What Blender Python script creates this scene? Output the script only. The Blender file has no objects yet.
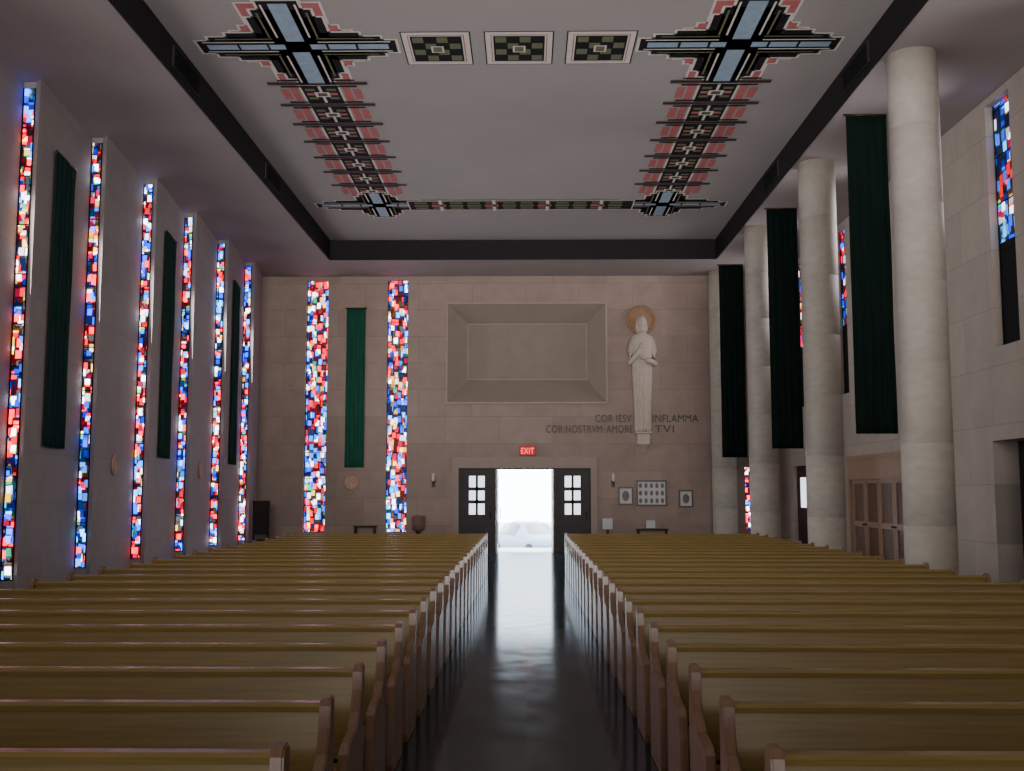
import bpy, bmesh, math, random
from mathutils import Vector, Matrix
random.seed(7)
C = bpy.context.scene.collection
D = 31.0; XL=-7.92; XR=7.58; ZS=8.22; ZR=8.77; XC=5.73
RX0,RX1=-5.47,5.28; RY1=28.7; Y0=-8.0

# ---------------- materials
def nt(name):
    m=bpy.data.materials.new(name); m.use_nodes=True
    n=m.node_tree; b=n.nodes['Principled BSDF']; return m,n,b
def lin(c):
    return tuple(((x/255.0)/12.92 if x/255.0<=0.04045 else ((x/255.0+0.055)/1.055)**2.4) for x in c)+(1,)
def mat(name,col,rough=0.6,metal=0.0,var=0.15,scale=6.0,bump=0.0,stretch=(1,1,1),spec=0.5):
    m,n,b=nt(name); c=lin(col)
    tc=n.nodes.new('ShaderNodeTexCoord'); mp=n.nodes.new('ShaderNodeMapping'); mp.inputs['Scale'].default_value=stretch
    no=n.nodes.new('ShaderNodeTexNoise'); no.inputs['Scale'].default_value=scale; no.inputs['Detail'].default_value=5
    n.links.new(tc.outputs['Object'],mp.inputs['Vector']); n.links.new(mp.outputs['Vector'],no.inputs['Vector'])
    r=n.nodes.new('ShaderNodeValToRGB'); r.color_ramp.elements[0].position=0.3; r.color_ramp.elements[1].position=0.7
    r.color_ramp.elements[0].color=tuple(x*(1-var) for x in c[:3])+(1,)
    r.color_ramp.elements[1].color=tuple(min(1,x*(1+var)) for x in c[:3])+(1,)
    n.links.new(no.outputs['Fac'],r.inputs['Fac']); n.links.new(r.outputs['Color'],b.inputs['Base Color'])
    b.inputs['Roughness'].default_value=rough; b.inputs['Metallic'].default_value=metal
    b.inputs['Specular IOR Level'].default_value=spec
    if bump>0:
        bp=n.nodes.new('ShaderNodeBump'); bp.inputs['Strength'].default_value=bump; bp.inputs['Distance'].default_value=0.02
        n.links.new(no.outputs['Fac'],bp.inputs['Height']); n.links.new(bp.outputs['Normal'],b.inputs['Normal'])
    return m
def emis(name,col,s,rough=.4):
    m,n,b=nt(name); b.inputs['Base Color'].default_value=lin(col); b.inputs['Emission Color'].default_value=lin(col)
    b.inputs['Emission Strength'].default_value=s; b.inputs['Roughness'].default_value=rough; return m
def stone(name,col,axis,bw=1.6,bh=0.8,joint=0.75,var=0.12,rough=.75):
    m,n,b=nt(name); c=lin(col)
    g=n.nodes.new('ShaderNodeNewGeometry'); s=n.nodes.new('ShaderNodeSeparateXYZ'); k=n.nodes.new('ShaderNodeCombineXYZ')
    n.links.new(g.outputs['Position'],s.inputs[0])
    n.links.new(s.outputs['X' if axis=='x' else 'Y'],k.inputs[0]); n.links.new(s.outputs['Z' if axis!='f' else 'X'],k.inputs[1])
    br=n.nodes.new('ShaderNodeTexBrick'); br.inputs['Scale'].default_value=1.0
    br.inputs['Brick Width'].default_value=bw; br.inputs['Row Height'].default_value=bh
    br.inputs['Mortar Size'].default_value=0.008; br.inputs['Mortar Smooth'].default_value=0.3
    br.inputs['Color1'].default_value=tuple(x*(1-var*.6) for x in c[:3])+(1,)
    br.inputs['Color2'].default_value=tuple(x*(1+var*.6) for x in c[:3])+(1,)
    br.inputs['Mortar'].default_value=tuple(x*joint for x in c[:3])+(1,)
    n.links.new(k.outputs[0],br.inputs['Vector'])
    no=n.nodes.new('ShaderNodeTexNoise'); no.inputs['Scale'].default_value=2.2; no.inputs['Detail'].default_value=9; no.inputs['Roughness'].default_value=.65
    n.links.new(g.outputs['Position'],no.inputs['Vector'])
    r=n.nodes.new('ShaderNodeValToRGB'); r.color_ramp.elements[0].position=.3; r.color_ramp.elements[1].position=.72
    r.color_ramp.elements[0].color=(1-var*1.6,)*3+(1,); r.color_ramp.elements[1].color=(1,1,1,1)
    n.links.new(no.outputs['Fac'],r.inputs['Fac'])
    mx=n.nodes.new('ShaderNodeMix'); mx.data_type='RGBA'; mx.blend_type='MULTIPLY'; mx.inputs['Factor'].default_value=1
    n.links.new(br.outputs['Color'],mx.inputs['A']); n.links.new(r.outputs['Color'],mx.inputs['B'])
    n.links.new(mx.outputs['Result'],b.inputs['Base Color'])
    bp=n.nodes.new('ShaderNodeBump'); bp.inputs['Strength'].default_value=.25; bp.inputs['Distance'].default_value=.01
    n.links.new(no.outputs['Fac'],bp.inputs['Height']); n.links.new(bp.outputs['Normal'],b.inputs['Normal'])
    b.inputs['Roughness'].default_value=rough; b.inputs['Specular IOR Level'].default_value=.3
    return m
def glassmat(name,strength,sc=7.0,seed=0.0,pale=0.05,bias=0.0,cx=None):
    m,n,b=nt(name)
    def math_(op,a,bb=None,c=None,clamp=False):
        q=n.nodes.new('ShaderNodeMath'); q.operation=op; q.use_clamp=clamp
        for i,v_ in enumerate((a,bb,c)):
            if v_ is None: continue
            if isinstance(v_,(int,float)): q.inputs[i].default_value=v_
            else: n.links.new(v_,q.inputs[i])
        return q.outputs[0]
    g=n.nodes.new('ShaderNodeNewGeometry'); mp=n.nodes.new('ShaderNodeMapping')
    mp.inputs['Location'].default_value=(seed,seed*1.7,seed*.6); mp.inputs['Scale'].default_value=(sc*1.25,sc*1.25,sc*.85)
    n.links.new(g.outputs['Position'],mp.inputs['Vector'])
    wn=n.nodes.new('ShaderNodeTexNoise'); wn.inputs['Scale'].default_value=.6; wn.inputs['Detail'].default_value=1
    n.links.new(mp.outputs['Vector'],wn.inputs['Vector'])
    add=n.nodes.new('ShaderNodeMix'); add.data_type='VECTOR'; add.inputs['Factor'].default_value=.26
    n.links.new(mp.outputs['Vector'],add.inputs[4]); n.links.new(wn.outputs['Color'],add.inputs[5])
    v=n.nodes.new('ShaderNodeTexVoronoi'); v.distance='CHEBYCHEV'; v.inputs['Scale'].default_value=1.0; v.inputs['Randomness'].default_value=1
    n.links.new(add.outputs[1],v.inputs['Vector'])
    sp=n.nodes.new('ShaderNodeSeparateColor'); n.links.new(v.outputs['Color'],sp.inputs[0])
    big=n.nodes.new('ShaderNodeTexNoise'); big.inputs['Detail'].default_value=1
    n.links.new(v.outputs['Position'],big.inputs['Vector']); big.inputs['Scale'].default_value=.2
    fam=math_('MULTIPLY_ADD',big.outputs['Fac'],1.7,-.85+bias+.15)
    s=n.nodes.new('ShaderNodeSeparateXYZ'); n.links.new(g.outputs['Position'],s.inputs[0])
    sn=math_('SINE',math_('MULTIPLY_ADD',s.outputs['Z'],2*math.pi/1.56,seed))
    if cx is not None:
        # repeating medallions: elliptical warm centres between cool borders
        dx=math_('ABSOLUTE',math_('SUBTRACT',s.outputs['X'],cx))
        inside=math_('SUBTRACT',math_('MULTIPLY_ADD',sn,.07,.20),dx)
        fam=math_('ADD',fam,math_('MULTIPLY_ADD',math_('GREATER_THAN',inside,0),.34,-.17))
    else:
        fam=math_('MULTIPLY_ADD',sn,.14,fam)
    idx=math_('MULTIPLY_ADD',sp.outputs['Red'],.72,fam,True)
    r=n.nodes.new('ShaderNodeValToRGB'); r.color_ramp.interpolation='CONSTANT'; e=r.color_ramp.elements
    cols=[(0,(.15,.7,1.5)),(.06,(.0,.05,1.2)),(.22,(.0,.01,.30)),(.29,(.02,.18,1.6)),(.38,(.02,.5,.30)),(.415,(1.3,.8,.05)),(.44,(1.6,1.75,2.1)),(.50+pale,(1.3,.0,.02)),(.66,(.30,.0,.03)),(.73,(1.6,.0,.02)),(.83,(2.0,1.5,1.4)),(.89,(1.6,.70,.02)),(.93,(.9,.0,.04)),(.97,(.03,.3,1.4))]
    e[0].position=0; e[0].color=cols[0][1]+(1,); e[1].position=cols[1][0]; e[1].color=cols[1][1]+(1,)
    for p,c in cols[2:]:
        x=e.new(p); x.color=c+(1,)
    n.links.new(idx,r.inputs['Fac'])
    l=n.nodes.new('ShaderNodeMapRange'); l.inputs['From Min'].default_value=.38; l.inputs['From Max'].default_value=.50; l.inputs['To Min'].default_value=1; l.inputs['To Max'].default_value=.03
    n.links.new(v.outputs['Distance'],l.inputs['Value'])
    vv=math_('MULTIPLY_ADD',sp.outputs['Green'],1.4,.35)
    k2=math_('MULTIPLY',math_('MULTIPLY',l.outputs[0],vv),strength)
    n.links.new(r.outputs['Color'],b.inputs['Emission Color']); n.links.new(k2,b.inputs['Emission Strength'])
    b.inputs['Base Color'].default_value=(.01,.01,.015,1); b.inputs['Roughness'].default_value=.4; b.inputs['Specular IOR Level'].default_value=.2
    return m

M={}
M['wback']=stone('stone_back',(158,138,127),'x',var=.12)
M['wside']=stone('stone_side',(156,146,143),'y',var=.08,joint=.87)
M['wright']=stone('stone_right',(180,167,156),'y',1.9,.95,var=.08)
M['ceil']=mat('plaster_recess',(164,157,154),.85,var=.03,scale=.6,bump=.05,spec=.2)
M['soff']=mat('plaster_soffit',(160,150,147),.85,var=.05,scale=.8,spec=.2)
M['band']=mat('dark_band',(24,20,22),.6,var=.2,spec=.2)
M['colm']=mat('travertine',(176,168,157),.6,var=.08,scale=5,bump=.06,stretch=(1,1,2),spec=.3)
M['pew']=mat('pew_oak',(134,112,66),.27,var=.14,scale=9,stretch=(.25,3,6),spec=.5)
M['pewend']=mat('pew_end_oak',(128,98,76),.25,var=.15,scale=9,stretch=(3,3,.4))
M['pewdark']=mat('pew_dark',(50,38,26),.5)
M['pad']=mat('kneeler_vinyl',(48,34,26),.5)
M['green']=mat('green_cloth',(26,76,60),.9,var=.2,scale=3,stretch=(5,5,.5),spec=.2)
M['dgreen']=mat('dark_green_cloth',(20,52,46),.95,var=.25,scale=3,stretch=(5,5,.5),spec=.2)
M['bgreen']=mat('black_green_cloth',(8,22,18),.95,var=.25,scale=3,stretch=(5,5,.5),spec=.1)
M['blk']=mat('paint_black',(20,19,22),.7,var=.1,spec=.2)
M['olive']=mat('paint_olive',(104,108,78),.7,var=.1)
M['pink']=mat('paint_rose',(182,100,98),.7,var=.1)
M['white']=mat('paint_cream',(218,208,200),.7,var=.05)
M['blue']=mat('paint_bluegrey',(150,172,190),.5,var=.1)
M['brown']=mat('paint_brown',(92,74,70),.7,var=.1)
M['bronze']=mat('bronze',(60,46,34),.4,metal=.7)
M['dwood']=mat('dark_wood',(38,29,27),.5,var=.3,scale=8,stretch=(3,3,.5),spec=.3)
M['owood']=mat('oak_door',(158,128,104),.45,var=.12,scale=8,stretch=(3,3,.4))
M['owood2']=mat('oak_louvre',(112,86,68),.5,var=.12,scale=8,stretch=(3,3,.4))
M['statue']=mat('statue_stone',(180,165,152),.7,var=.08,scale=8,bump=.1)
M['gold']=mat('gold_leaf',(140,106,78),.6,metal=.1,var=.2)
M['pale']=emis('daylight_pane',(225,232,245),2.2)
M['red']=emis('exit_red',(255,70,70),2.5)
M['exitw']=mat('exit_housing',(190,24,34),.5)
M['glow']=emis('candle_glass',(170,165,165),.12)
M['paper']=mat('paper',(190,188,186),.7,var=.04)
M['photo']=mat('photo_dark',(90,84,84),.5,var=.4,scale=14)
M['frame']=mat('frame_wood',(60,44,36),.4)
M['concrete']=mat('pale_concrete',(190,190,188),.8,var=.08)
M['carp']=mat('car_paint',(96,116,138),.3,metal=.1)
M['cargl']=mat('car_glass',(30,40,50),.1)
M['tyre']=mat('tyre',(20,20,20),.8)
M['inscr']=mat('inscription_bronze',(62,42,38),.5,var=.1)
M['coff']=mat('coffer_stone',(136,121,108),.75,var=.05,scale=3)
M['coffline']=mat('coffer_edge_stone',(158,142,128),.75,var=.05,scale=3)
M['door_stone']=mat('door_surround_stone',(150,134,124),.75,var=.05,scale=3)
M['vent']=mat('vent_metal',(46,44,46),.5,metal=.4)
def floor_mat():
    m,n,b=nt('polished_slate')
    g=n.nodes.new('ShaderNodeNewGeometry')
    br=n.nodes.new('ShaderNodeTexBrick'); br.offset=0; br.inputs['Scale'].default_value=1
    br.inputs['Brick Width'].default_value=.58; br.inputs['Row Height'].default_value=.6; br.inputs['Mortar Size'].default_value=.006
    br.inputs['Color1'].default_value=(.014,.018,.025,1); br.inputs['Color2'].default_value=(.026,.030,.037,1); br.inputs['Mortar'].default_value=(.055,.055,.06,1)
    n.links.new(g.outputs['Position'],br.inputs['Vector'])
    no=n.nodes.new('ShaderNodeTexNoise'); no.inputs['Scale'].default_value=3; no.inputs['Detail'].default_value=6
    n.links.new(g.outputs['Position'],no.inputs['Vector'])
    mr=n.nodes.new('ShaderNodeMapRange'); mr.inputs['To Min'].default_value=.03; mr.inputs['To Max'].default_value=.20
    n.links.new(no.outputs['Fac'],mr.inputs['Value'])
    bp=n.nodes.new('ShaderNodeBump'); bp.inputs['Strength'].default_value=.02; bp.inputs['Distance'].default_value=.01
    n.links.new(no.outputs['Fac'],bp.inputs['Height'])
    df=n.nodes.new('ShaderNodeBsdfDiffuse'); n.links.new(br.outputs['Color'],df.inputs['Color'])
    gl=n.nodes.new('ShaderNodeBsdfGlossy'); gl.inputs['Color'].default_value=(.85,.93,1,1); n.links.new(mr.outputs[0],gl.inputs['Roughness']); n.links.new(bp.outputs['Normal'],gl.inputs['Normal'])
    mx=n.nodes.new('ShaderNodeMixShader'); mx.inputs[0].default_value=.19
    n.links.new(df.outputs[0],mx.inputs[1]); n.links.new(gl.outputs[0],mx.inputs[2])
    out=[q for q in n.nodes if q.type=='OUTPUT_MATERIAL'][0]; n.links.new(mx.outputs[0],out.inputs['Surface']); n.nodes.remove(b)
    return m
M['floor']=floor_mat()

# ---------------- helpers
def obj(name,bm,mats,loc=(0,0,0),parent=None,smooth=False,rot=None):
    me=bpy.data.meshes.new(name); bm.normal_update(); bm.to_mesh(me); bm.free()
    if not isinstance(mats,(list,tuple)): mats=[mats]
    for m in mats: me.materials.append(m)
    if smooth:
        for p in me.polygons: p.use_smooth=True
    o=bpy.data.objects.new(name,me); o.location=loc
    if rot: o.rotation_euler=rot
    if parent: o.parent=parent
    C.objects.link(o); return o
def empty(name,loc,label,cat,group=None,rot=None):
    e=bpy.data.objects.new(name,None); e.empty_display_size=.2; e.location=loc
    if rot: e.rotation_euler=rot
    C.objects.link(e); e['label']=label; e['category']=cat
    if group: e['group']=group
    return e
def tag(o,label,cat,group=None):
    o['label']=label; o['category']=cat
    if group: o['group']=group
    return o
def struct(o): o['kind']='structure'; return o
def addbox(bm,x0,x1,y0,y1,z0,z1,mi=0,bev=0):
    r=bmesh.ops.create_cube(bm,size=1)
    vs=r['verts']
    for v in vs:
        v.co=Vector(((x0+x1)/2+v.co.x*(x1-x0),(y0+y1)/2+v.co.y*(y1-y0),(z0+z1)/2+v.co.z*(z1-z0)))
    fs=set(f for v in vs for f in v.link_faces)
    for f in fs: f.material_index=mi
    if bev:
        es=list(set(e for v in vs for e in v.link_edges))
        bmesh.ops.bevel(bm,geom=es,offset=bev,segments=2,affect='EDGES',profile=.5)
def box(name,x0,x1,y0,y1,z0,z1,m,parent=None,bev=0):
    """box in parent-local (or world) coordinates with its origin at its centre"""
    cx,cy,cz=(x0+x1)/2,(y0+y1)/2,(z0+z1)/2
    bm=bmesh.new(); addbox(bm,x0-cx,x1-cx,y0-cy,y1-cy,z0-cz,z1-cz,0,bev)
    return obj(name,bm,m,(cx,cy,cz),parent)
def prism(bm,pts,x0,x1,mi=0):
    """extrude a YZ polygon along X"""
    a=[bm.verts.new((x0,p[0],p[1])) for p in pts]; b=[bm.verts.new((x1,p[0],p[1])) for p in pts]
    n=len(pts); fs=[bm.faces.new(a),bm.faces.new(b[::-1])]
    for i in range(n): fs.append(bm.faces.new((a[i],b[i],b[(i+1)%n],a[(i+1)%n])))
    for f in fs: f.material_index=mi
    bmesh.ops.recalc_face_normals(bm,faces=fs)
def lathe(bm,prof,seg=32,c=(0,0,0),mi=0,sx=1,sy=1):
    rings=[]
    for r,z in prof:
        rings.append([bm.verts.new((c[0]+sx*r*math.cos(2*math.pi*i/seg),c[1]+sy*r*math.sin(2*math.pi*i/seg),c[2]+z)) for i in range(seg)])
    for a,b in zip(rings,rings[1:]):
        for i in range(seg):
            f=bm.faces.new((a[i],a[(i+1)%seg],b[(i+1)%seg],b[i])); f.material_index=mi; f.smooth=True
    for rr,flip in ((rings[0],True),(rings[-1],False)):
        f=bm.faces.new(rr[::-1] if flip else rr); f.material_index=mi
def tube(bm,pts,rad,seg=12,mi=0):
    pts=[Vector(p) for p in pts]; rings=[]
    for i,p in enumerate(pts):
        d=(pts[min(i+1,len(pts)-1)]-pts[max(i-1,0)]).normalized()
        a=d.orthogonal().normalized(); b=d.cross(a)
        if abs(d.z)<.9:
            a=d.cross(Vector((0,0,1))).normalized(); b=d.cross(a)
        else:
            a=d.cross(Vector((0,1,0))).normalized(); b=d.cross(a)
        rings.append([bm.verts.new(p+rad[i]*(a*math.cos(2*math.pi*k/seg)+b*math.sin(2*math.pi*k/seg))) for k in range(seg)])
    for a,b in zip(rings,rings[1:]):
        for i in range(seg):
            f=bm.faces.new((a[i],a[(i+1)%seg],b[(i+1)%seg],b[i])); f.material_index=mi; f.smooth=True
    bm.faces.new(rings[0][::-1]).material_index=mi; bm.faces.new(rings[-1]).material_index=mi
def wall(name,axis,p0,p1,a0,a1,z0,z1,holes,m):
    A=sorted(set([a0,a1]+[h for q in holes for h in q[:2]])); Z=sorted(set([z0,z1]+[h for q in holes for h in q[2:]]))
    bm=bmesh.new()
    for i in range(len(A)-1):
        for j in range(len(Z)-1):
            ca,cz=(A[i]+A[i+1])/2,(Z[j]+Z[j+1])/2
            if any(q[0]<ca<q[1] and q[2]<cz<q[3] for q in holes): continue
            if axis=='x': addbox(bm,A[i],A[i+1],p0,p1,Z[j],Z[j+1])
            else: addbox(bm,p0,p1,A[i],A[i+1],Z[j],Z[j+1])
    bmesh.ops.remove_doubles(bm,verts=bm.verts[:],dist=1e-4)
    seen={}
    for f in bm.faces:
        k=tuple(round(x,3) for x in f.calc_center_median()); seen.setdefault(k,[]).append(f)
    dead=[f for l in seen.values() if len(l)>1 for f in l]
    if dead: bmesh.ops.delete(bm,geom=dead,context='FACES_ONLY')
    return struct(obj(name,bm,m))

# ---------------- shell
struct(box('floor',XL-.6,XR+.8,Y0-.3,D+.5,-.2,0,M['floor']))
GW=[(-6.57,-5.92),(-4.14,-3.52)]
holes=[(a,b,.6,8.1) for a,b in GW]+[(-1.98,1.9,0,2.48),(-2.33,2.37,4.43,7.37),(6.42,6.62,.7,2.5)]
wall('wall_back','x',D,D+.5,XL-.4,XR+.4,0,ZS+.8,holes,M['wback'])
wall('wall_front','x',Y0-.4,Y0,XL-.4,XR+.4,0,ZS+.8,[],M['wback'])
RW=[(12.2,13.05),(16.05,16.9),(20.3,21.1),(24.6,25.4),(28.6,29.4)]
rh=[(a,b,4.1,8.1) for a,b in RW]+[(20.8,24.75,0,2.6),(15.0,17.1,0,2.6),(27.8,29.9,0,2.5)]
wall('wall_right','y',XR,XR+.5,Y0,D,0,ZS+.8,rh,M['wright'])
# left saw-tooth wall
WY=[15.85+2.62*k for k in range(-7,6)]
bm=bmesh.new(); 
def vq(bm,a,b,z0,z1,mi=0):
    v=[bm.verts.new((a[0],a[1],z0)),bm.verts.new((b[0],b[1],z0)),bm.verts.new((b[0],b[1],z1)),bm.verts.new((a[0],a[1],z1))]
    f=bm.faces.new(v); f.material_index=mi
prev=(XL,Y0); GL=[]
for y in WY:
    vq(bm,prev,(XL,y),0,ZS+.1)
    g0=(XL,y+.06); g1=(XL+.2,y+.06)
    vq(bm,(XL,y),g0,0,ZS+.1)
    vq(bm,g0,g1,0,.45); vq(bm,g0,g1,8.12,ZS+.1)
    vq(bm,g1,(XL+.32,y-.06),0,ZS+.1)
    vq(bm,(XL+.32,y-.06),(XL+.32,y-.02),0,ZS+.1)
    prev=(XL+.32,y-.02); GL.append((g0,g1))
vq(bm,prev,(XL,D),0,ZS+.1)
struct(obj('wall_left',bm,M['wside']))
struct(box('wall_outer_left',XL-.5,XL-.3,Y0,D+.2,0,ZS+.8,M['wside']))
struct(box('wall_right_light_block',XR+.5,XR+.6,Y0,D+.2,0,ZS+.8,M['wside']))  # unseen backing, added to stop outside light leaking past the right doors

# ceiling
bm=bmesh.new()
for x0,x1,y0,y1 in [(XL-.4,RX0,Y0,D),(RX1,XR+.3,Y0,D),(RX0,RX1,RY1,D),(RX0,RX1,Y0,-3)]:
    addbox(bm,x0,x1,y0,y1,ZS,ZS+.06)
struct(obj('ceiling',bm,M['soff']))
struct(box('ceiling_recess',XL-.4,XR+.3,Y0,D+.2,ZR,ZR+.2,M['ceil']))
struct(box('trim_1',RX0-.02,RX0+.015,-3,RY1,ZS-.01,ZR,M['band']))
struct(box('trim_2',RX1-.015,RX1+.02,-3,RY1,ZS-.01,ZR,M['band']))
struct(box('trim_3',RX0+.015,RX1-.015,RY1-.015,RY1+.02,ZS-.01,ZR,M['band']))
struct(box('trim_4',RX0+.015,RX1-.015,-3.02,-2.985,ZS-.01,ZR,M['band']))
def vent(x,side,y):
    e=empty('air_vent',(x,y,ZS+.1),'dark metal air grille on the fascia of the ceiling recess','vent','air grilles on the ceiling fascia')
    s=1 if side<0 else -1
    box('frame',0 if s>0 else -.02,.02 if s>0 else 0,-.65,.65,0,.34,M['vent'],e)
    bm=bmesh.new()
    for i in range(7): addbox(bm,.02*s if s>0 else -.04,.04 if s>0 else -.02,-.6,.6,.03+i*.044,.05+i*.044)
    obj('grille_slats',bm,M['blk'],(0,0,0),e)
for y in (16.2,22): vent(RX0+.015,-1,y)
for y in (16.2,22): vent(RX1-.015,1,y)

# ---------------- windows
wn=0
gms=[glassmat('stained_glass_%d'%i,3.4,11,i*3.1+1,bias=(.06,.12,.02,.06)[i]) for i in range(4)]
gmb=[glassmat('stained_glass_rear_%d'%i,3.0,9,i*5.3+20,pale=.07,bias=.06,cx=(GW[i][0]+GW[i][1])/2) for i in range(2)]
def add_bars(parent,ax,w,z0,z1,step=.78):
    bm=bmesh.new()
    t=.012
    for a in (0,w-.02):
        if ax=='x': addbox(bm,a,a+.02,-t,t,0,z1-z0)
        else: addbox(bm,-t,t,a,a+.02,0,z1-z0)
    z=0
    while z<z1-z0:
        if ax=='x': addbox(bm,0,w,-t,t,z,z+.018)
        else: addbox(bm,-t,t,0,w,z,z+.018)
        z+=step
    obj('window_frame',bm,M['blk'],(0,0,0),parent)
for i,(a,b) in enumerate(GL):
    wn+=1
    bm=bmesh.new(); vq(bm,(0,0),(b[0]-a[0],0),0,7.67)
    o=struct(obj('window_%d'%wn,bm,gms[i%4],(a[0],a[1],.45))); add_bars(o,'x',.2,.45,8.12)
for i,(a,b) in enumerate(GW):
    wn+=1
    bm=bmesh.new(); vq(bm,(0,0),(b-a,0),0,7.5)
    o=struct(obj('window_%d'%wn,bm,gmb[i],(a,D+.12,.6))); add_bars(o,'x',b-a,.6,8.1)
wn+=1
bm=bmesh.new(); vq(bm,(0,0),(.2,0),0,1.8)
o=struct(obj('window_%d'%wn,bm,gms[0],(6.42,D+.1,.7))); add_bars(o,'x',.2,.7,2.5)
gmr=glassmat('stained_glass_aisle',1.1,8,44,bias=-.1)
for a,b in RW:
    wn+=1
    bm=bmesh.new(); vq(bm,(0,0),(0,b-a),1.7,4.0,0); vq(bm,(0,0),(0,b-a),0,1.7,1)
    o=struct(obj('window_%d'%wn,bm,[gmr,M['blk']],(XR+.14,a,4.1))); add_bars(o,'y',b-a,4.1,8.1)

# ---------------- rear coffer panel
bm=bmesh.new()
o4=[(-2.33,4.43),(2.37,4.43),(2.37,7.37),(-2.33,7.37)]; i4=[(-1.75,5.15),(1.83,5.15),(1.83,6.83),(-1.75,6.83)]
ov=[bm.verts.new((p[0],D-.03,p[1])) for p in o4]; iv=[bm.verts.new((p[0],D+.45,p[1])) for p in i4]
for k in range(4): bm.faces.new((ov[k],ov[(k+1)%4],iv[(k+1)%4],iv[k]))
bm.faces.new(iv)
for x0,x1,z0,z1 in ((-2.38,-2.33,4.38,7.42),(2.37,2.42,4.38,7.42),(-2.33,2.37,7.37,7.42),(-2.33,2.37,4.38,4.43)): addbox(bm,x0,x1,D-.06,D+.02,z0,z1,1)
for x0,x1,z0,z1 in ((-1.77,-1.74,5.14,6.84),(1.82,1.85,5.14,6.84),(-1.75,1.83,6.82,6.85),(-1.75,1.83,5.13,5.16)): addbox(bm,x0,x1,D+.42,D+.45,z0,z1,1)
for x in (-.57,.63): addbox(bm,x-.008,x+.008,D+.444,D+.45,5.16,6.82,0)
struct(obj('trim_5',bm,[M['coff'],M['coffline']]))
bm=bmesh.new()
addbox(bm,-2.16,-1.98,D-.05,D+.1,0,2.8); addbox(bm,1.9,2.08,D-.05,D+.1,0,2.8); addbox(bm,-1.98,1.9,D-.05,D+.1,2.48,2.8)
struct(obj('trim_6',bm,M['door_stone']))

# ---------------- main doors
dn=0
def leaf(x,w,y,rotz,flip=1,panes=True):
    global dn; dn+=1
    e=bpy.data.objects.new('door_%d'%dn,None); e.location=(x,y,0); e.rotation_euler=(0,0,rotz); C.objects.link(e); e['kind']='structure'
    bm=bmesh.new()
    gx0,gx1=w*.27,w*.73
    addbox(bm,0,gx0,-.03,.03,0,2.44); addbox(bm,gx1,w,-.03,.03,0,2.44)
    addbox(bm,gx0,gx1,-.03,.03,0,1.12); addbox(bm,gx0,gx1,-.03,.03,2.25,2.44)
    addbox(bm,(gx0+gx1)/2-.035,(gx0+gx1)/2+.035,-.03,.03,1.12,2.25)
    for z in (1.49,1.87): addbox(bm,gx0,gx1,-.03,.03,z-.05,z+.05)
    addbox(bm,gx0-.05,gx1+.05,-.05,-.03,.25,.9)
    obj('door_leaf',bm,M['dwood'],(0,0,0),e)
    box('door_pane',gx0,gx1,-.01,.01,1.12,2.25,M['pale'],e)
    bm=bmesh.new(); tube(bm,[(w-.1,-.03,1.0),(w-.1,-.09,1.02),(w-.1,-.09,1.3),(w-.1,-.03,1.32)],[.012]*4,8)
    obj('door_handle',bm,M['bronze'],(0,0,0),e)
leaf(-1.95,1.0,D+.1,0); leaf(.87,1.0,D+.1,0)
leaf(-.89,.84,D+.2,math.radians(88)); leaf(.82,.84,D+.2,math.radians(92))
bm=bmesh.new()
for x,x2 in ((-.95,-.89),(.81,.87),(-1.99,-1.95),(1.87,1.91)): addbox(bm,x,x2,D+.02,D+.18,0,2.44)
addbox(bm,-1.98,1.9,D+.02,D+.18,2.44,2.485)
struct(obj('trim_7',bm,M['dwood']))
# exterior
struct(box('ground',-30,30,D+3.9,D+60,-1.0,-.8,M['concrete']))
bm=bmesh.new(); addbox(bm,-4,4,D+.5,D+3,-.8,0)
for i in range(4): addbox(bm,-4,4,D+3+i*.3,D+3.3+i*.3,-.8,-.16*(i+1))
struct(obj('floor_porch',bm,M['concrete']))
car=empty('parked_car',(.25,D+10.5,-.8),'pale blue parked car outside the open entrance','car',None,(0,0,math.radians(28)))
bm=bmesh.new()
secs=[(-2.15,.60,.36,.55,.62,.5),(-2.0,.82,.28,.68,.76,.66),(-1.4,.88,.24,.78,.88,.74),(-.85,.9,.24,.86,.96,.76),(-.2,.9,.24,.9,1.36,.60),(.5,.9,.24,.9,1.44,.62),(1.2,.9,.24,.9,1.36,.60),(1.75,.88,.26,.9,1.0,.72),(2.1,.84,.3,.82,.92,.7),(2.2,.7,.4,.66,.76,.6)]
rg=[]
for y,w,b0,sh,tp,tw in secs:
    pts=[(-w*.9,b0),(-w,b0+.12),(-w,sh-.08),(-w*.96,sh),(-tw,tp-.05),(-tw*.8,tp),(tw*.8,tp),(tw,tp-.05),(w*.96,sh),(w,sh-.08),(w,b0+.12),(w*.9,b0)]
    rg.append([bm.verts.new((p[0],y,p[1])) for p in pts])
for j,(a,b) in enumerate(zip(rg,rg[1:])):
    for i in range(12): 
        f=bm.faces.new((a[i],a[(i+1)%12],b[(i+1)%12],b[i])); f.smooth=True
        if i in (3,7) and -.3<secs[j][0]<1: f.material_index=1
        if i==5 and secs[j][0] in (-.85,1.2): f.material_index=1
bm.faces.new(rg[0]); bm.faces.new(rg[-1][::-1])
bmesh.ops.recalc_face_normals(bm,faces=bm.faces[:])
obj('body',bm,[M['carp'],M['cargl']],(0,0,0),car)
for x in (-.82,.82):
    for y in (-1.35,1.35):
        bm=bmesh.new(); lathe(bm,[(.2,-.1),(.32,-.1),(.33,0),(.32,.1),(.2,.1)],20)
        obj('wheel',bm,M['tyre'],(x,y,.33),car,rot=(0,math.pi/2,0))

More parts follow.
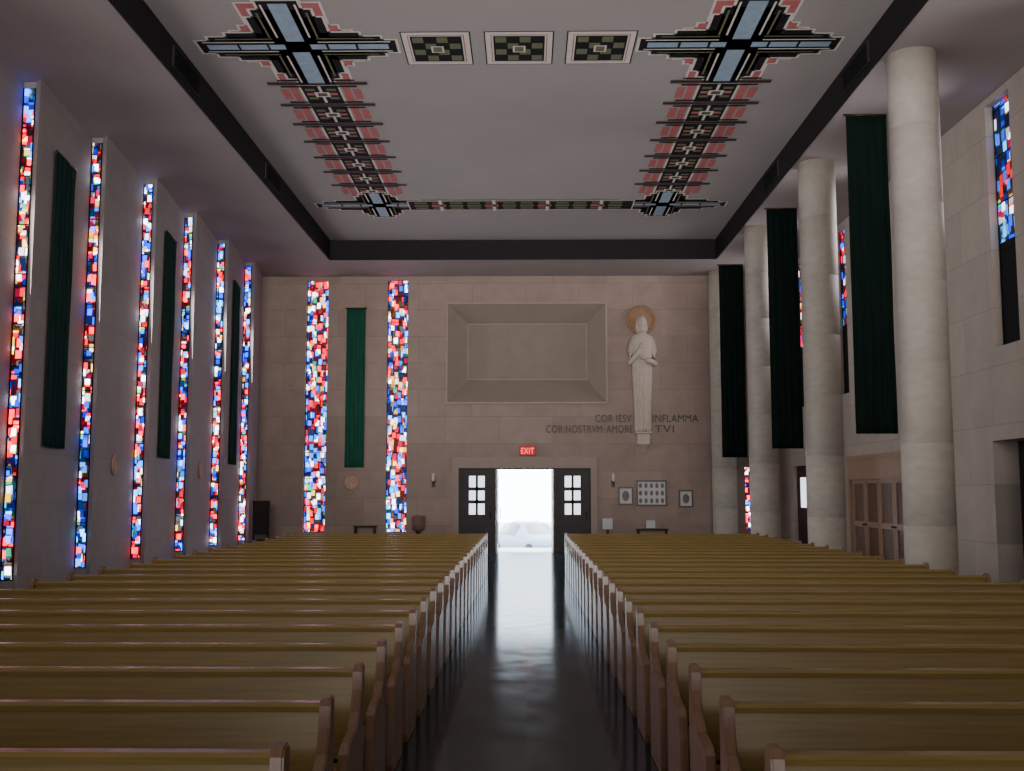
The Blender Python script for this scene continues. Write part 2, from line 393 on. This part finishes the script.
# ---------------- right wall doors
def panel_door(y0,y1,ztop,x,m,name,n,louv):
    global dn; dn+=1
    e=bpy.data.objects.new('door_%d'%dn,None); e.location=(x,y0,0); C.objects.link(e); e['kind']='structure'
    w=(y1-y0)
    bm=bmesh.new()
    addbox(bm,-.06,.12,0,.12,0,ztop); addbox(bm,-.06,.12,w-.12,w,0,ztop); addbox(bm,-.06,.12,.12,w-.12,ztop-.5,ztop)
    if louv: addbox(bm,-.08,-.06,0,w,ztop-.1,ztop); addbox(bm,-.075,-.06,0,w,ztop-.54,ztop-.48)
    obj('door_frame',bm,m,(0,0,0),e)
    lw=(w-.24)/n
    for k in range(n):
        a=.12+k*lw
        bm=bmesh.new(); zt=ztop-.5
        addbox(bm,.0,.05,a+.012,a+.12,0.02,zt-.01); addbox(bm,.0,.05,a+lw-.12,a+lw-.012,0.02,zt-.01)
        for z0,z1 in ((.02,.2),(1.0,1.12),(zt-.13,zt-.01)): addbox(bm,.0,.05,a+.12,a+lw-.12,z0,z1)
        obj('door_leaf',bm,m,(0,0,0),e)
        bm=bmesh.new()
        if louv:
            z=.22
            while z<zt-.16:
                if not (.96<z<1.12): addbox(bm,.025,.055,a+.12,a+lw-.12,z,z+.035)
                z+=.06
            addbox(bm,.058,.07,a+.0,a+lw,.0,zt-.0)
        else:
            addbox(bm,.04,.06,a+.11,a+lw-.11,.2,zt-.13)
        obj('door_panel',bm,M['owood2'] if louv else M['dwood'],(0,0,0),e)
        bm=bmesh.new(); lathe(bm,[(.0,0),(.02,0),(.012,.02),(.028,.04),(.02,.06),(.0,.062)],12)
        obj('door_knob',bm,M['bronze'],(0,a+(lw-.06 if k%2==0 else .06),1.06),e,rot=(0,-math.pi/2,0))
panel_door(20.8,24.75,2.6,XR,M['owood'],'',4,True)
panel_door(15.0,17.1,2.6,XR+.44,M['dwood'],'',2,False)  # dark leaves added to close an open, dark doorway against outside light
dn+=1
e=bpy.data.objects.new('door_%d'%dn,None); e.location=(XR+.08,27.8,0); C.objects.link(e); e['kind']='structure'
bm=bmesh.new()
for a,b,z0,z1 in ((0,.25,0,2.5),(.95,1.15,0,2.5),(1.85,2.1,0,2.5),(.25,.95,0,1.35),(1.15,1.85,0,1.35),(.25,.95,2.18,2.5),(1.15,1.85,2.18,2.5)): addbox(bm,0,.06,a,b,z0,z1)
obj('door_leaf',bm,M['dwood'],(0,0,0),e)
for a in (.25,1.15): box('door_pane',.03,.04,a,a+.7,1.35,2.18,M['pale'],e)
bm=bmesh.new(); addbox(bm,XR-.03,XR,14.85,15.0,0,2.75); addbox(bm,XR-.03,XR,17.1,17.25,0,2.75); addbox(bm,XR-.03,XR,15.0,17.1,2.6,2.75)
struct(obj('trim_8',bm,M['wright']))

# ---------------- columns
CY=(9.95,15.1,20.25,25.4,30.5)
for y in CY:
    bm=bmesh.new(); prof=[(.40,0),(.40,.12),(.385,.16),(.355,.18)]
    z=1.3
    while z<ZS-.2:
        prof+=[(.355,z-.006),(.350,z),(.355,z+.006)]; z+=1.16
    prof+=[(.355,ZS)]
    lathe(bm,prof,48)
    tag(obj('column',bm,M['colm'],(XC,y,0)),'round pale travertine column rising from floor to soffit','column','travertine columns along the side aisle')

# ---------------- banners
def banner(loc,w,z0,z1,m,rot,label,group,bracket=False):
    e=empty('banner',(loc[0],loc[1],z0),label,'banner',group,(0,0,rot))
    H=z1-z0; bm=bmesh.new(); nx,nz=28,24
    g=[[bm.verts.new((-w/2+w*i/nx,.02*math.sin(i/nx*math.pi*9)*(1-.4*j/nz)+.006*math.sin(i*1.7+j*.5),H*j/nz)) for i in range(nx+1)] for j in range(nz+1)]
    for j in range(nz):
        for i in range(nx): bm.faces.new((g[j][i],g[j][i+1],g[j+1][i+1],g[j+1][i])).smooth=True
    o=obj('cloth',bm,m,(0,0,0),e)
    s=o.modifiers.new('thick','SOLIDIFY'); s.thickness=.008
    bm=bmesh.new(); ext=0 if bracket else .04
    tube(bm,[(-w/2-.04,0,H),(w/2+ext,0,H)],[.018,.018],10)
    obj('rod',bm,M['bronze'],(0,0,0),e)
ang=math.atan2(.32,2.66)
for k in (7,9,11):
    y=WY[k]+1.2; x=XL+.32-.32*(1.25/2.64)+.06
    banner((x,y),1.0,2.5,7.3,M['dgreen'],math.pi/2+ang,'dark green pleated cloth banner on a stone wall pier','green banners')
banner((-5.07,D-.04),.56,2.5,7.25,M['green'],0,'green pleated cloth banner on the rear stone wall','green banners')
for y in CY[1:4]:
    banner((5.03,y),.59,2.61,7.32,M['bgreen'],0,'very dark green cloth banner hanging beside a round column','green banners',True)

# ---------------- ceiling paintings
def ornament(name,rects,label,loc,group,dz=0):
    names=['white','blk','olive','pink','blue','brown']
    bm=bmesh.new()
    for (x0,x1,y0,y1,layer,c) in rects:
        z=-.003-.002*layer-dz
        v=[bm.verts.new((x0,y0,z)),bm.verts.new((x0,y1,z)),bm.verts.new((x1,y1,z)),bm.verts.new((x1,y0,z))]
        f=bm.faces.new(v); f.material_index=names.index(c)
    o=obj(name,bm,[M[n] for n in names],(loc[0],loc[1],ZR))
    return tag(o,label,'ceiling ornament',group)
def cross(R,cx,cy,hx,hy,s=1.0,rose=True):
    pl=[(hx,.22*s),(hx*.86,.36*s),(hx*.66,.50*s),(.30*s,hy),(.44*s,hy*.82),(.56*s,hy*.66)]
    if rose:
        for a,b in ((.74*s,.74*s),(.92*s,.56*s),(.60*s,hy*.95)):
            R.append((cx-a-.04,cx+a+.04,cy-b-.04,cy+b+.04,0,'white')); R.append((cx-a,cx+a,cy-b,cy+b,1,'pink'))
    for a,b in pl: R.append((cx-a-.045,cx+a+.045,cy-b-.045,cy+b+.045,2,'white'))
    for a,b in pl: R.append((cx-a,cx+a,cy-b,cy+b,3,'blk'))
    for sx in (-1,1):
        for q,(xx,l) in enumerate(((.25,.93),(.37,.76))):
            for sy in (-1,1):
                y0,y1=sorted((cy+sy*.34*s,cy+sy*hy*l)); x0,x1=sorted((cx+sx*xx*s-.016,cx+sx*xx*s+.016))
                R.append((x0,x1,y0,y1,4,'white' if q==0 else 'olive'))
        for sy in (-1,1):
            for q,(yy,l) in enumerate(((.17,.95),(.29,.8))):
                x0,x1=sorted((cx+sx*.34*s,cx+sx*hx*l)); yc=cy+sy*yy*s
                R.append((x0,x1,yc-.016,yc+.016,4,'white' if q==0 else 'olive'))
    R.append((cx-hx*.92,cx-.2*s,cy-.09*s,cy+.09*s,5,'blue')); R.append((cx+.2*s,cx+hx*.92,cy-.09*s,cy+.09*s,5,'blue'))
    R.append((cx-.14*s,cx+.14*s,cy-hy*.95,cy-.2*s,5,'blue')); R.append((cx-.14*s,cx+.14*s,cy+.2*s,cy+hy*.95,5,'blue'))
    for i in (-.6,-.3,.3,.6): R.append((cx+i*hx-.02,cx+i*hx+.02,cy-.12*s,cy+.12*s,6,'blk'))
for cx in (-3.58,3.34):
    R=[]
    def strip(y0,y1,n):
        st=(y1-y0)/n
        R.append((-.36,.36,y0,y1,0,'white'))
        R.append((-.32,.32,y0,y1,1,'blk'))
        for k in range(n):
            a=y0+k*st
            for sgn in (-1,1):
                for (p,q) in ((.39,.52),(.56,.70)):
                    x0,x1=sorted((sgn*p,sgn*q)); R.append((x0,x1,a+(.1 if p<.5 else .26),a+st-(.1 if p<.5 else .26),1,'pink'))
            R.append((-.86,.86,a-.075,a+.075,3,'brown')); R.append((-.86,.86,a-.02,a+.02,4,'blk'))
            R.append((-.66,.66,a+.11,a+.17,3,'blk'));R.append((-.66,.66,a-.17,a-.11,3,'blk'))
            for sgn in (-1,1):
                for q in range(3):
                    yy=a+.24+q*(st-.42)/3; x0,x1=sorted((sgn*.1,sgn*.27)); R.append((x0,x1,yy,yy+(st-.42)/3-.09,2,'olive' if q!=1 else 'pink'))
            R.append((-.13,.13,a+.5*st-.11,a+.5*st+.11,4,'white')); R.append((-.08,.08,a+.5*st-.07,a+.5*st+.07,5,'brown'))
            R.append((-.025,.025,a+.12,a+.5*st-.11,4,'white')); R.append((-.025,.025,a+.5*st+.11,a+st-.12,4,'white'))
    strip(1.5,8.5,7); strip(-13.5,-1.5,11)
    cross(R,0,0,1.55,1.55)
    cross(R,0,9.2,1.52,1.1,.85,False)
    ornament('ceiling_ornament',R,'painted band with stepped cross in black, rose and olive on ceiling',(cx,15.88),'long painted ceiling bands')
R=[]
R.append((-2.75,2.75,-.42,.42,1,'white')); R.append((-2.72,2.72,-.37,.37,2,'blk'))
for k in range(12):
    a=-2.58+k*.43; R.append((a,a+.3,-.30,-.16,3,'olive')); R.append((a,a+.3,.16,.30,3,'olive'))
    R.append((a-.02,a+.32,-.09,.09,4,'pink' if k%3==1 else 'olive'))
for a in (-1.95,-.65,.65,1.95): R.append((a-.04,a+.04,-.48,.48,4,'white'))
ornament('ceiling_ornament',R,'painted cross band in black and olive joining the two long bands',(-.12,25.08),'long painted ceiling bands',.016)
for cx in (-1.39,-.1,1.18):
    R=[(-.54,.54,-.62,.62,0,'blk'),(-.52,.52,-.60,.60,1,'white'),(-.44,.44,-.51,.51,2,'pink'),(-.425,.425,-.495,.495,3,'white'),(-.40,.40,-.47,.47,4,'blk')]
    for i in range(4):
        for j in range(4):
            if (i+j)%2==0:
                x=-.37+i*.19; y=-.44+j*.225
                R.append((x,x+.17,y,y+.2,5,'olive'))
    R.append((-.1,.1,-.12,.12,6,'white')); R.append((-.07,.07,-.09,.09,7,'olive'))
    ornament('ceiling_square',R,'small square checkered painting in olive and black with white border',(cx,16.0),'square ceiling paintings')

# ---------------- pews
LEN=4.22; HW=.845
def build_pew(sign):
    L=LEN*sign
    lo,hi=sorted((0,L))
    e=bpy.data.objects.new('pew',None); C.objects.link(e)
    ep=[(-.50,0),(-.52,.06),(-.50,.42),(-.46,.54),(-.38,.58),(-.22,.60),(-.12,.67),(-.075,.77),(-.065,.86),(-.05,.89),(.02,.895),(.04,.875),(.04,.5),(.02,.06),(.03,0)]
    for a in (0,L-.05*sign):
        bm=bmesh.new(); x0,x1=sorted((a,a+.05*sign)); prism(bm,ep,x0,x1)
        bmesh.ops.bevel(bm,geom=[q for q in bm.edges if abs(q.verts[0].co.x-q.verts[1].co.x)<1e-5],offset=.008,segments=2,affect='EDGES')
        obj('end_panel',bm,M['pewend'],(0,0,0),e)
    a,b=lo+.051,hi-.051
    bm=bmesh.new(); prism(bm,[(-.13,.44),(-.105,.44),(0.0,.835),(-.028,.835)],a,b); obj('backrest',bm,M['pew'],(0,0,0),e)
    bm=bmesh.new(); prism(bm,[(-.04,.83),(-.045,.855),(-.035,.87),(.02,.87),(.03,.855),(.025,.83)],a,b); obj('top_rail',bm,M['pew'],(0,0,0),e)
    bm=bmesh.new(); prism(bm,[(-.5,.39),(-.5,.425),(-.48,.44),(-.13,.42),(-.13,.39)],a,b)
    addbox(bm,a,b,-.46,-.44,.30,.39); obj('seat',bm,M['pew'],(0,0,0),e)
    bm=bmesh.new(); addbox(bm,a,b,-.02,0,.05,.42); addbox(bm,a+1.3,a+1.34,-.44,-.02,0,.39); addbox(bm,a+2.7,a+2.74,-.44,-.02,0,.39); obj('seat_support',bm,M['pewdark'],(0,0,0),e)
    bm=bmesh.new(); addbox(bm,a,b,.03,.12,.58,.59); addbox(bm,a,b,.10,.12,.59,.66); obj('book_rack',bm,M['pew'],(0,0,0),e)
    bm=bmesh.new(); addbox(bm,a+.05,b-.05,.08,.22,.10,.16,0,.012)
    for k in (.1,2.0,3.9): addbox(bm,a+k,a+k+.04,.03,.18,0,.10)
    obj('kneeler',bm,M['pad'],(0,0,0),e)
    return e
NR=23; SP=.878
for sign in (-1,1):
    proto=build_pew(sign); kids=[c for c in C.objects if c.parent==proto]
    for k in range(NR):
        y=3.82+SP*k
        if k==0: e=proto
        else:
            e=proto.copy(); C.objects.link(e)
            for c in kids:
                q=c.copy(); q.parent=e; C.objects.link(q)
        e.location=(HW*sign,y,0)
        e['label']='long varnished oak church pew with solid end panels beside the aisle'; e['category']='pew'; e['group']='rows of oak pews'

# ---------------- statue
S=empty('statue',(3.43,D-.01,3.15),'tall pale stone robed figure with gold halo on rear wall','statue')
bm=bmesh.new(); addbox(bm,-.19,.19,-.34,0,0,.32,0,.02); addbox(bm,-.24,.24,-.38,0,.32,.39,0,.02); prism(bm,[(0,-.25),(0,0),(-.3,0)],-.12,.12)
obj('pedestal',bm,M['statue'],(0,0,0),S)
bm=bmesh.new(); seg=56
prof=[(.39,.21,.14),(.45,.22,.15),(.9,.22,.16),(1.5,.25,.17),(2.0,.28,.18),(2.3,.29,.18),(2.6,.30,.19),(2.85,.33,.20),(3.05,.35,.19),(3.18,.32,.16),(3.26,.22,.13),(3.31,.10,.09),(3.42,.085,.085),(3.5,.08,.08)]
rings=[]
for z,w,d in prof:
    r=[]
    fold=max(0,min(1,(3.0-z)/2.2))*.045
    for i in range(seg):
        a=2*math.pi*i/seg; m=1+fold/.25*math.cos(a*14+z*.25)
        r.append(bm.verts.new((w*m*math.cos(a),min(-.005,-.2+d*m*math.sin(a)),z)))
    rings.append(r)
for a,b in zip(rings,rings[1:]):
    for i in range(seg): bm.faces.new((a[i],a[(i+1)%seg],b[(i+1)%seg],b[i])).smooth=True
bm.faces.new(rings[0][::-1]); bm.faces.new(rings[-1])
obj('robe',bm,M['statue'],(0,0,0),S)
bm=bmesh.new()
r=bmesh.ops.create_uvsphere(bm,u_segments=28,v_segments=20,radius=1)
for v in r['verts']:
    x,y,z=v.co; f=1-.22*max(0,-z)
    px=.135*x*f; py=.15*y; pz=.20*z
    if y<0: 
        nose=math.exp(-((x/.16)**2+((z+.05)/.28)**2)); py-=.04*nose
        for ex in (-.38,.38): py+=.025*math.exp(-(((x-ex)/.16)**2+((z-.12)/.12)**2))
        py+=.012*math.exp(-((x/.3)**2+((z+.48)/.07)**2))
    v.co=Vector((px,-.22+py,3.62+pz))
obj('head',bm,M['statue'],(0,0,0),S,smooth=True)
bm=bmesh.new()
r=bmesh.ops.create_uvsphere(bm,u_segments=28,v_segments=20,radius=1)
for v in r['verts']:
    x,y,z=v.co; w=1.15 if z>-.2 else 1.35
    v.co=Vector((.15*x*w,min(-.02,-.17+.15*y+(.0 if y>0 else .06)),3.62+.23*z-(.12 if z<-.3 else 0)))
r=bmesh.ops.create_uvsphere(bm,u_segments=16,v_segments=12,radius=1)
for v in r['verts']: v.co=Vector((.08*v.co.x,-.31+.06*v.co.y,3.44+.11*v.co.z))
obj('hair',bm,M['statue'],(0,0,0),S,smooth=True)
def hand(name,wrist,dirv,up):
    bm=bmesh.new(); w=Vector(wrist); d=Vector(dirv).normalized(); u=Vector(up).normalized()
    tube(bm,[w,w+d*.06,w+d*.13],[.035,.048,.04],10)
    for i,l in enumerate((.075,.09,.085,.065)):
        b=w+d*.12+u*(.038-.025*i); tube(bm,[b,b+d*l*.55,b+d*l+Vector((0,.015,0))],[.013,.012,.009],8)
    b=w+d*.05+u*.04; tube(bm,[b,b+u*.05+d*.03,b+u*.06+d*.07],[.015,.013,.01],8)
    obj(name,bm,M['statue'],(0,0,0),S)
bm=bmesh.new(); tube(bm,[(-.30,-.2,3.1),(-.35,-.24,2.75),(-.33,-.32,2.45),(-.20,-.42,2.62),(-.08,-.44,2.82)],[.08,.10,.11,.09,.055],14)
obj('sleeve',bm,M['statue'],(0,0,0),S)
bm=bmesh.new(); tube(bm,[(.30,-.2,3.1),(.35,-.24,2.72),(.33,-.32,2.40),(.2,-.42,2.45),(.06,-.45,2.5)],[.08,.10,.11,.09,.055],14)
obj('sleeve',bm,M['statue'],(0,0,0),S)
hand('hand',(-.09,-.44,2.80),(.25,-.05,.9),(.9,0,-.2)); hand('hand',(.07,-.45,2.5),(-.9,-.05,.3),(.2,0,.9))
bm=bmesh.new()
for x in (-.1,.1): tube(bm,[(x,-.3,.43),(x,-.42,.42),(x*1.1,-.5,.405)],[.05,.05,.03],10)
obj('foot',bm,M['statue'],(0,0,0),S)
bm=bmesh.new(); lathe(bm,[(.36,-.02),(.43,-.02),(.44,0),(.43,.02),(.36,.02),(.35,0)],48)
obj('halo',bm,M['gold'],(0,-.06,3.72),S,rot=(math.pi/2,0,0))
bm=bmesh.new(); lathe(bm,[(.0,-.01),(.36,-.01),(.36,.01),(0,.01)],40)
for i in range(16):
    a=i*math.pi/8; tube(bm,[(.1*math.cos(a),.1*math.sin(a),.0),(.3*math.cos(a),.3*math.sin(a),.02)],[.012,.012],6)
obj('halo_disc',bm,M['gold'],(0,-.03,3.72),S,rot=(math.pi/2,0,0))

# ---------------- inscription
def text(s,x0,x1,z,h,label,m=None,y=D-.02,name='wall_inscription',parent=None,cat='inscription'):
    c=bpy.data.curves.new('tmp','FONT'); c.body=s; c.size=1; c.space_character=1.08
    t=bpy.data.objects.new('tmp',c); C.objects.link(t); bpy.context.view_layer.update()
    dg=bpy.context.evaluated_depsgraph_get()
    me=bpy.data.meshes.new_from_object(t.evaluated_get(dg)); bpy.data.objects.remove(t)
    bm=bmesh.new(); bm.from_mesh(me); bpy.data.meshes.remove(me)
    xs=[v.co.x for v in bm.verts]; ys=[v.co.y for v in bm.verts]; mx,Mx=min(xs),max(xs)
    My=max(ys)
    r=bmesh.ops.extrude_face_region(bm,geom=bm.faces[:])
    ex=set(q for q in r['geom'] if isinstance(q,bmesh.types.BMVert))
    for v in bm.verts:
        X=(v.co.x-mx)/(Mx-mx)*(x1-x0); Z=v.co.y/My*h
        v.co=Vector((X,-.012 if v in ex else 0,Z))
    bmesh.ops.recalc_face_normals(bm,faces=bm.faces[:])
    loc=(x0,y,z)
    if parent: loc=(x0-parent.location.x,y-parent.location.y,z-parent.location.z)
    o=obj(name,bm,m or M['inscr'],loc,parent)
    if not parent: tag(o,label,cat,'bronze letters of the wall inscription')
    return o
K=33.7
def ux(u): return (u-526)/K
z1=3.83; z2=3.52; dd='\u00b7'
text('COR'+dd+'IESV',ux(595),ux(631),z1,.22,'dark bronze capital letters reading COR IESV')
text('INFLAMMA',ux(652),ux(697),z1,.22,'dark bronze capital letters reading INFLAMMA')
text('COR'+dd+'NOSTRVM'+dd,ux(546),ux(604),z2,.22,'dark bronze capital letters reading COR NOSTRVM')
text('AMORE',ux(606),ux(632),z2,.22,'dark bronze capital letters reading AMORE')
text('TVI',ux(654),ux(673),z2,.22,'dark bronze capital letters reading TVI')

# ---------------- exit sign
E=empty('exit_sign',(.045,D-.05,2.84),'small illuminated red EXIT sign above the doorway','sign')
box('housing',-.24,.24,-.03,.05,0,.30,M['exitw'],E,.01)
text('EXIT',.045-.19,.045+.19,2.90,.17,'',M['red'],y=D-.085,name='lettering',parent=E)

# ---------------- framed pictures
def picture(x0,x1,z0,z1,cols,rows,label,mframe='frame'):
    e=empty('framed_picture',((x0+x1)/2,D,z0),label,'picture frame','framed pictures on the rear wall')
    w=(x1-x0)/2; h=z1-z0; t=.045
    bm=bmesh.new()
    addbox(bm,-w,-w+t,-.045,0,0,h); addbox(bm,w-t,w,-.045,0,0,h); addbox(bm,-w+t,w-t,-.045,0,0,t); addbox(bm,-w+t,w-t,-.045,0,h-t,h)
    obj('frame',bm,M[mframe],(0,0,0),e)
    bm=bmesh.new(); addbox(bm,-w+t,w-t,-.02,0,t,h-t,0)
    cw=(2*w-2*t)/cols; ch=(h-2*t)/rows
    for i in range(cols):
        for j in range(rows):
            cx=-w+t+cw*(i+.5); cz=t+ch*(j+.5)
            rx,rz=cw*.3,ch*.34
            vs=[bm.verts.new((cx+rx*math.cos(a*math.pi/8),-.022,cz+rz*math.sin(a*math.pi/8))) for a in range(16)]
            bm.faces.new(vs).material_index=1
    obj('print',bm,[M['paper'],M['photo']],(0,0,0),e)
picture(2.7,3.14,1.40,1.93,1,1,'small framed portrait print with pale mount')
picture(3.23,4.12,1.37,2.12,5,3,'large frame holding rows of small oval portraits')
picture(4.47,4.89,1.33,1.84,1,1,'small framed print in a light mount')

for x in (-2.72,2.55):
    e=empty('wall_sconce',(x,D,2.1),'small dark metal wall lantern with candle glass beside the doors','wall lamp','wall lanterns flanking the doors')
    box('backplate',-.05,.05,-.02,0,-.18,.14,M['bronze'],e,.005)
    bm=bmesh.new(); tube(bm,[(0,-.02,-.08),(0,-.1,-.12),(0,-.14,-.04)],[.012]*3,8); lathe(bm,[(.02,-.05),(.055,-.03),(.055,-.02),(.0,-.02)],16,(0,-.14,0)); obj('arm',bm,M['bronze'],(0,0,0),e)
    bm=bmesh.new(); lathe(bm,[(.03,0),(.05,.06),(.045,.2),(.03,.24)],16,(0,-.14,-.02)); obj('lamp_glass',bm,M['glow'],(0,0,0),e)

def plaque(x,y,z,rz,label):
    e=empty('wall_plaque',(x,y,z),label,'plaque','round wall plaques',(0,0,rz))
    bm=bmesh.new(); lathe(bm,[(0,0),(.2,0),(.21,.02),(.19,.035),(.17,.02),(0,.02)],32); obj('disc',bm,M['pink2'],(0,0,0),e,rot=(math.pi/2,0,0))
    bm=bmesh.new(); addbox(bm,-.02,.02,-.04,-.02,-.13,.13); addbox(bm,-.09,.09,-.04,-.02,.02,.06); obj('cross_relief',bm,M['statue'],(0,0,0),e)
M['pink2']=mat('plaque_clay',(176,140,120),.6)
plaque(-5.15,D,2.05,0,'round clay plaque with small cross on rear wall')
for k in (8,10):
    plaque(XL+.32-.15+.01,WY[k]+1.2,2.3,math.pi/2+ang,'round clay plaque with small cross on a wall pier')

def chair(x,y,rz):
    e=empty('high_backed_chair',(x,y,0),'dark wooden high-backed chair against the wall','chair',None,(0,0,rz))
    box('seat',-.26,.26,-.25,.25,.42,.47,M['dwood'],e,.01)
    bm=bmesh.new(); addbox(bm,-.26,-.21,.2,.25,.47,1.5); addbox(bm,.21,.26,.2,.25,.47,1.5); addbox(bm,-.21,.21,.21,.24,.6,1.42); addbox(bm,-.27,.27,.195,.255,1.42,1.54); obj('backrest',bm,M['dwood'],(0,0,0),e)
    for a in (-.24,.19):
        for b in (-.24,.19): box('leg',a,a+.05,b,b+.05,0,.42,M['dwood'],e)
chair(-7.2,29.2,math.radians(50))
t=empty('wooden_font',(-3.12,D-.45,0),'round wooden tub on a turned stand','font')
bm=bmesh.new(); lathe(bm,[(.0,0),(.16,0),(.16,.05),(.06,.1),(.06,.6),(.1,.66)],28); obj('stand',bm,M['dwood'],(0,0,0),t)
bm=bmesh.new(); lathe(bm,[(.1,.66),(.17,.7),(.2,.85),(.19,1.05),(.2,1.1),(.16,1.1),(.15,.95),(0,.9)],28); obj('basin',bm,M['owood2'],(0,0,0),t)
def table(x0,x1,y0,y1,h,m,label):
    e=empty('side_table',((x0+x1)/2,(y0+y1)/2,0),label,'table'); w=(x1-x0)/2; d=(y1-y0)/2
    box('table_top',-w,w,-d,d,h-.03,h,m,e,.008)
    for a in (-w+.03,w-.07):
        for b in (-d+.03,d-.07): box('leg',a,a+.04,b,b+.04,0,h-.03,m,e)
table(-5.0,-4.35,D-.5,D-.12,.8,M['dwood'],'low dark wooden table against the rear wall')
table(3.2,4.1,D-.5,D-.12,.72,M['dwood'],'dark wooden table below the framed portraits')
e=empty('table_sign',(3.6,D-.35,.72),'small white card standing in a dark frame on the table','sign')
box('card',-.13,.13,-.012,.0,.02,.24,M['paper'],e); box('card_stand',-.15,.15,-.04,.04,0,.02,M['frame'],e)
e=empty('donation_box',(2.36,D-.25,0),'white donation box on a slim dark post','box')
box('post',-.04,.04,-.04,.04,.02,.7,M['dwood'],e); box('foot',-.14,.14,-.14,.14,0,.02,M['dwood'],e); box('box_body',-.15,.15,-.12,.12,.7,1.02,M['paper'],e,.01); box('coin_slot',-.06,.06,-.01,.01,1.018,1.024,M['blk'],e)

# ---------------- lights
def area(name,loc,rot,sx,sy,p,col=(1,1,1),spread=180):
    l=bpy.data.lights.new(name,'AREA'); l.shape='RECTANGLE'; l.size=sx; l.size_y=sy; l.energy=p; l.color=col; l.spread=math.radians(spread)
    o=bpy.data.objects.new(name,l); o.location=loc; o.rotation_euler=rot; C.objects.link(o); return o
R_=math.radians
area('rear_wall_fill',(0,-7.2,5.2),(R_(97),0,0),12,4,500,(1,.965,.94),50)  # added fill behind the camera to brighten the rear wall, no real opening
area('ceiling_fill',(0,-5,1.0),(R_(122),0,0),11,3,220,(1,.98,.965),90)  # added fill aimed upward to brighten the ceiling, no real fixture
for y in WY:
    area('window_daylight',(XL+.36,y-.2,4.6),(0,R_(-102),0),6.5,.3,60,(.98,.97,1),118)
for a,b in RW:
    area('aisle_daylight',(XR-.05,(a+b)/2,7.0),(0,R_(80),0),1.8,.7,38,(.97,.96,1),110)
w=bpy.data.worlds.new('World'); bpy.context.scene.world=w; w.use_nodes=True
bg=w.node_tree.nodes['Background']; bg.inputs[0].default_value=(.86,.93,1,1); bg.inputs[1].default_value=16.0

# ---------------- camera
cd=bpy.data.cameras.new('Camera'); cam=bpy.data.objects.new('Camera',cd); C.objects.link(cam)
cd.sensor_width=36; cd.lens=36*1050/1024
cam.location=(0,0,1.78); cam.rotation_euler=(math.radians(90+5.79),0,math.radians(.764))
bpy.context.scene.camera=cam
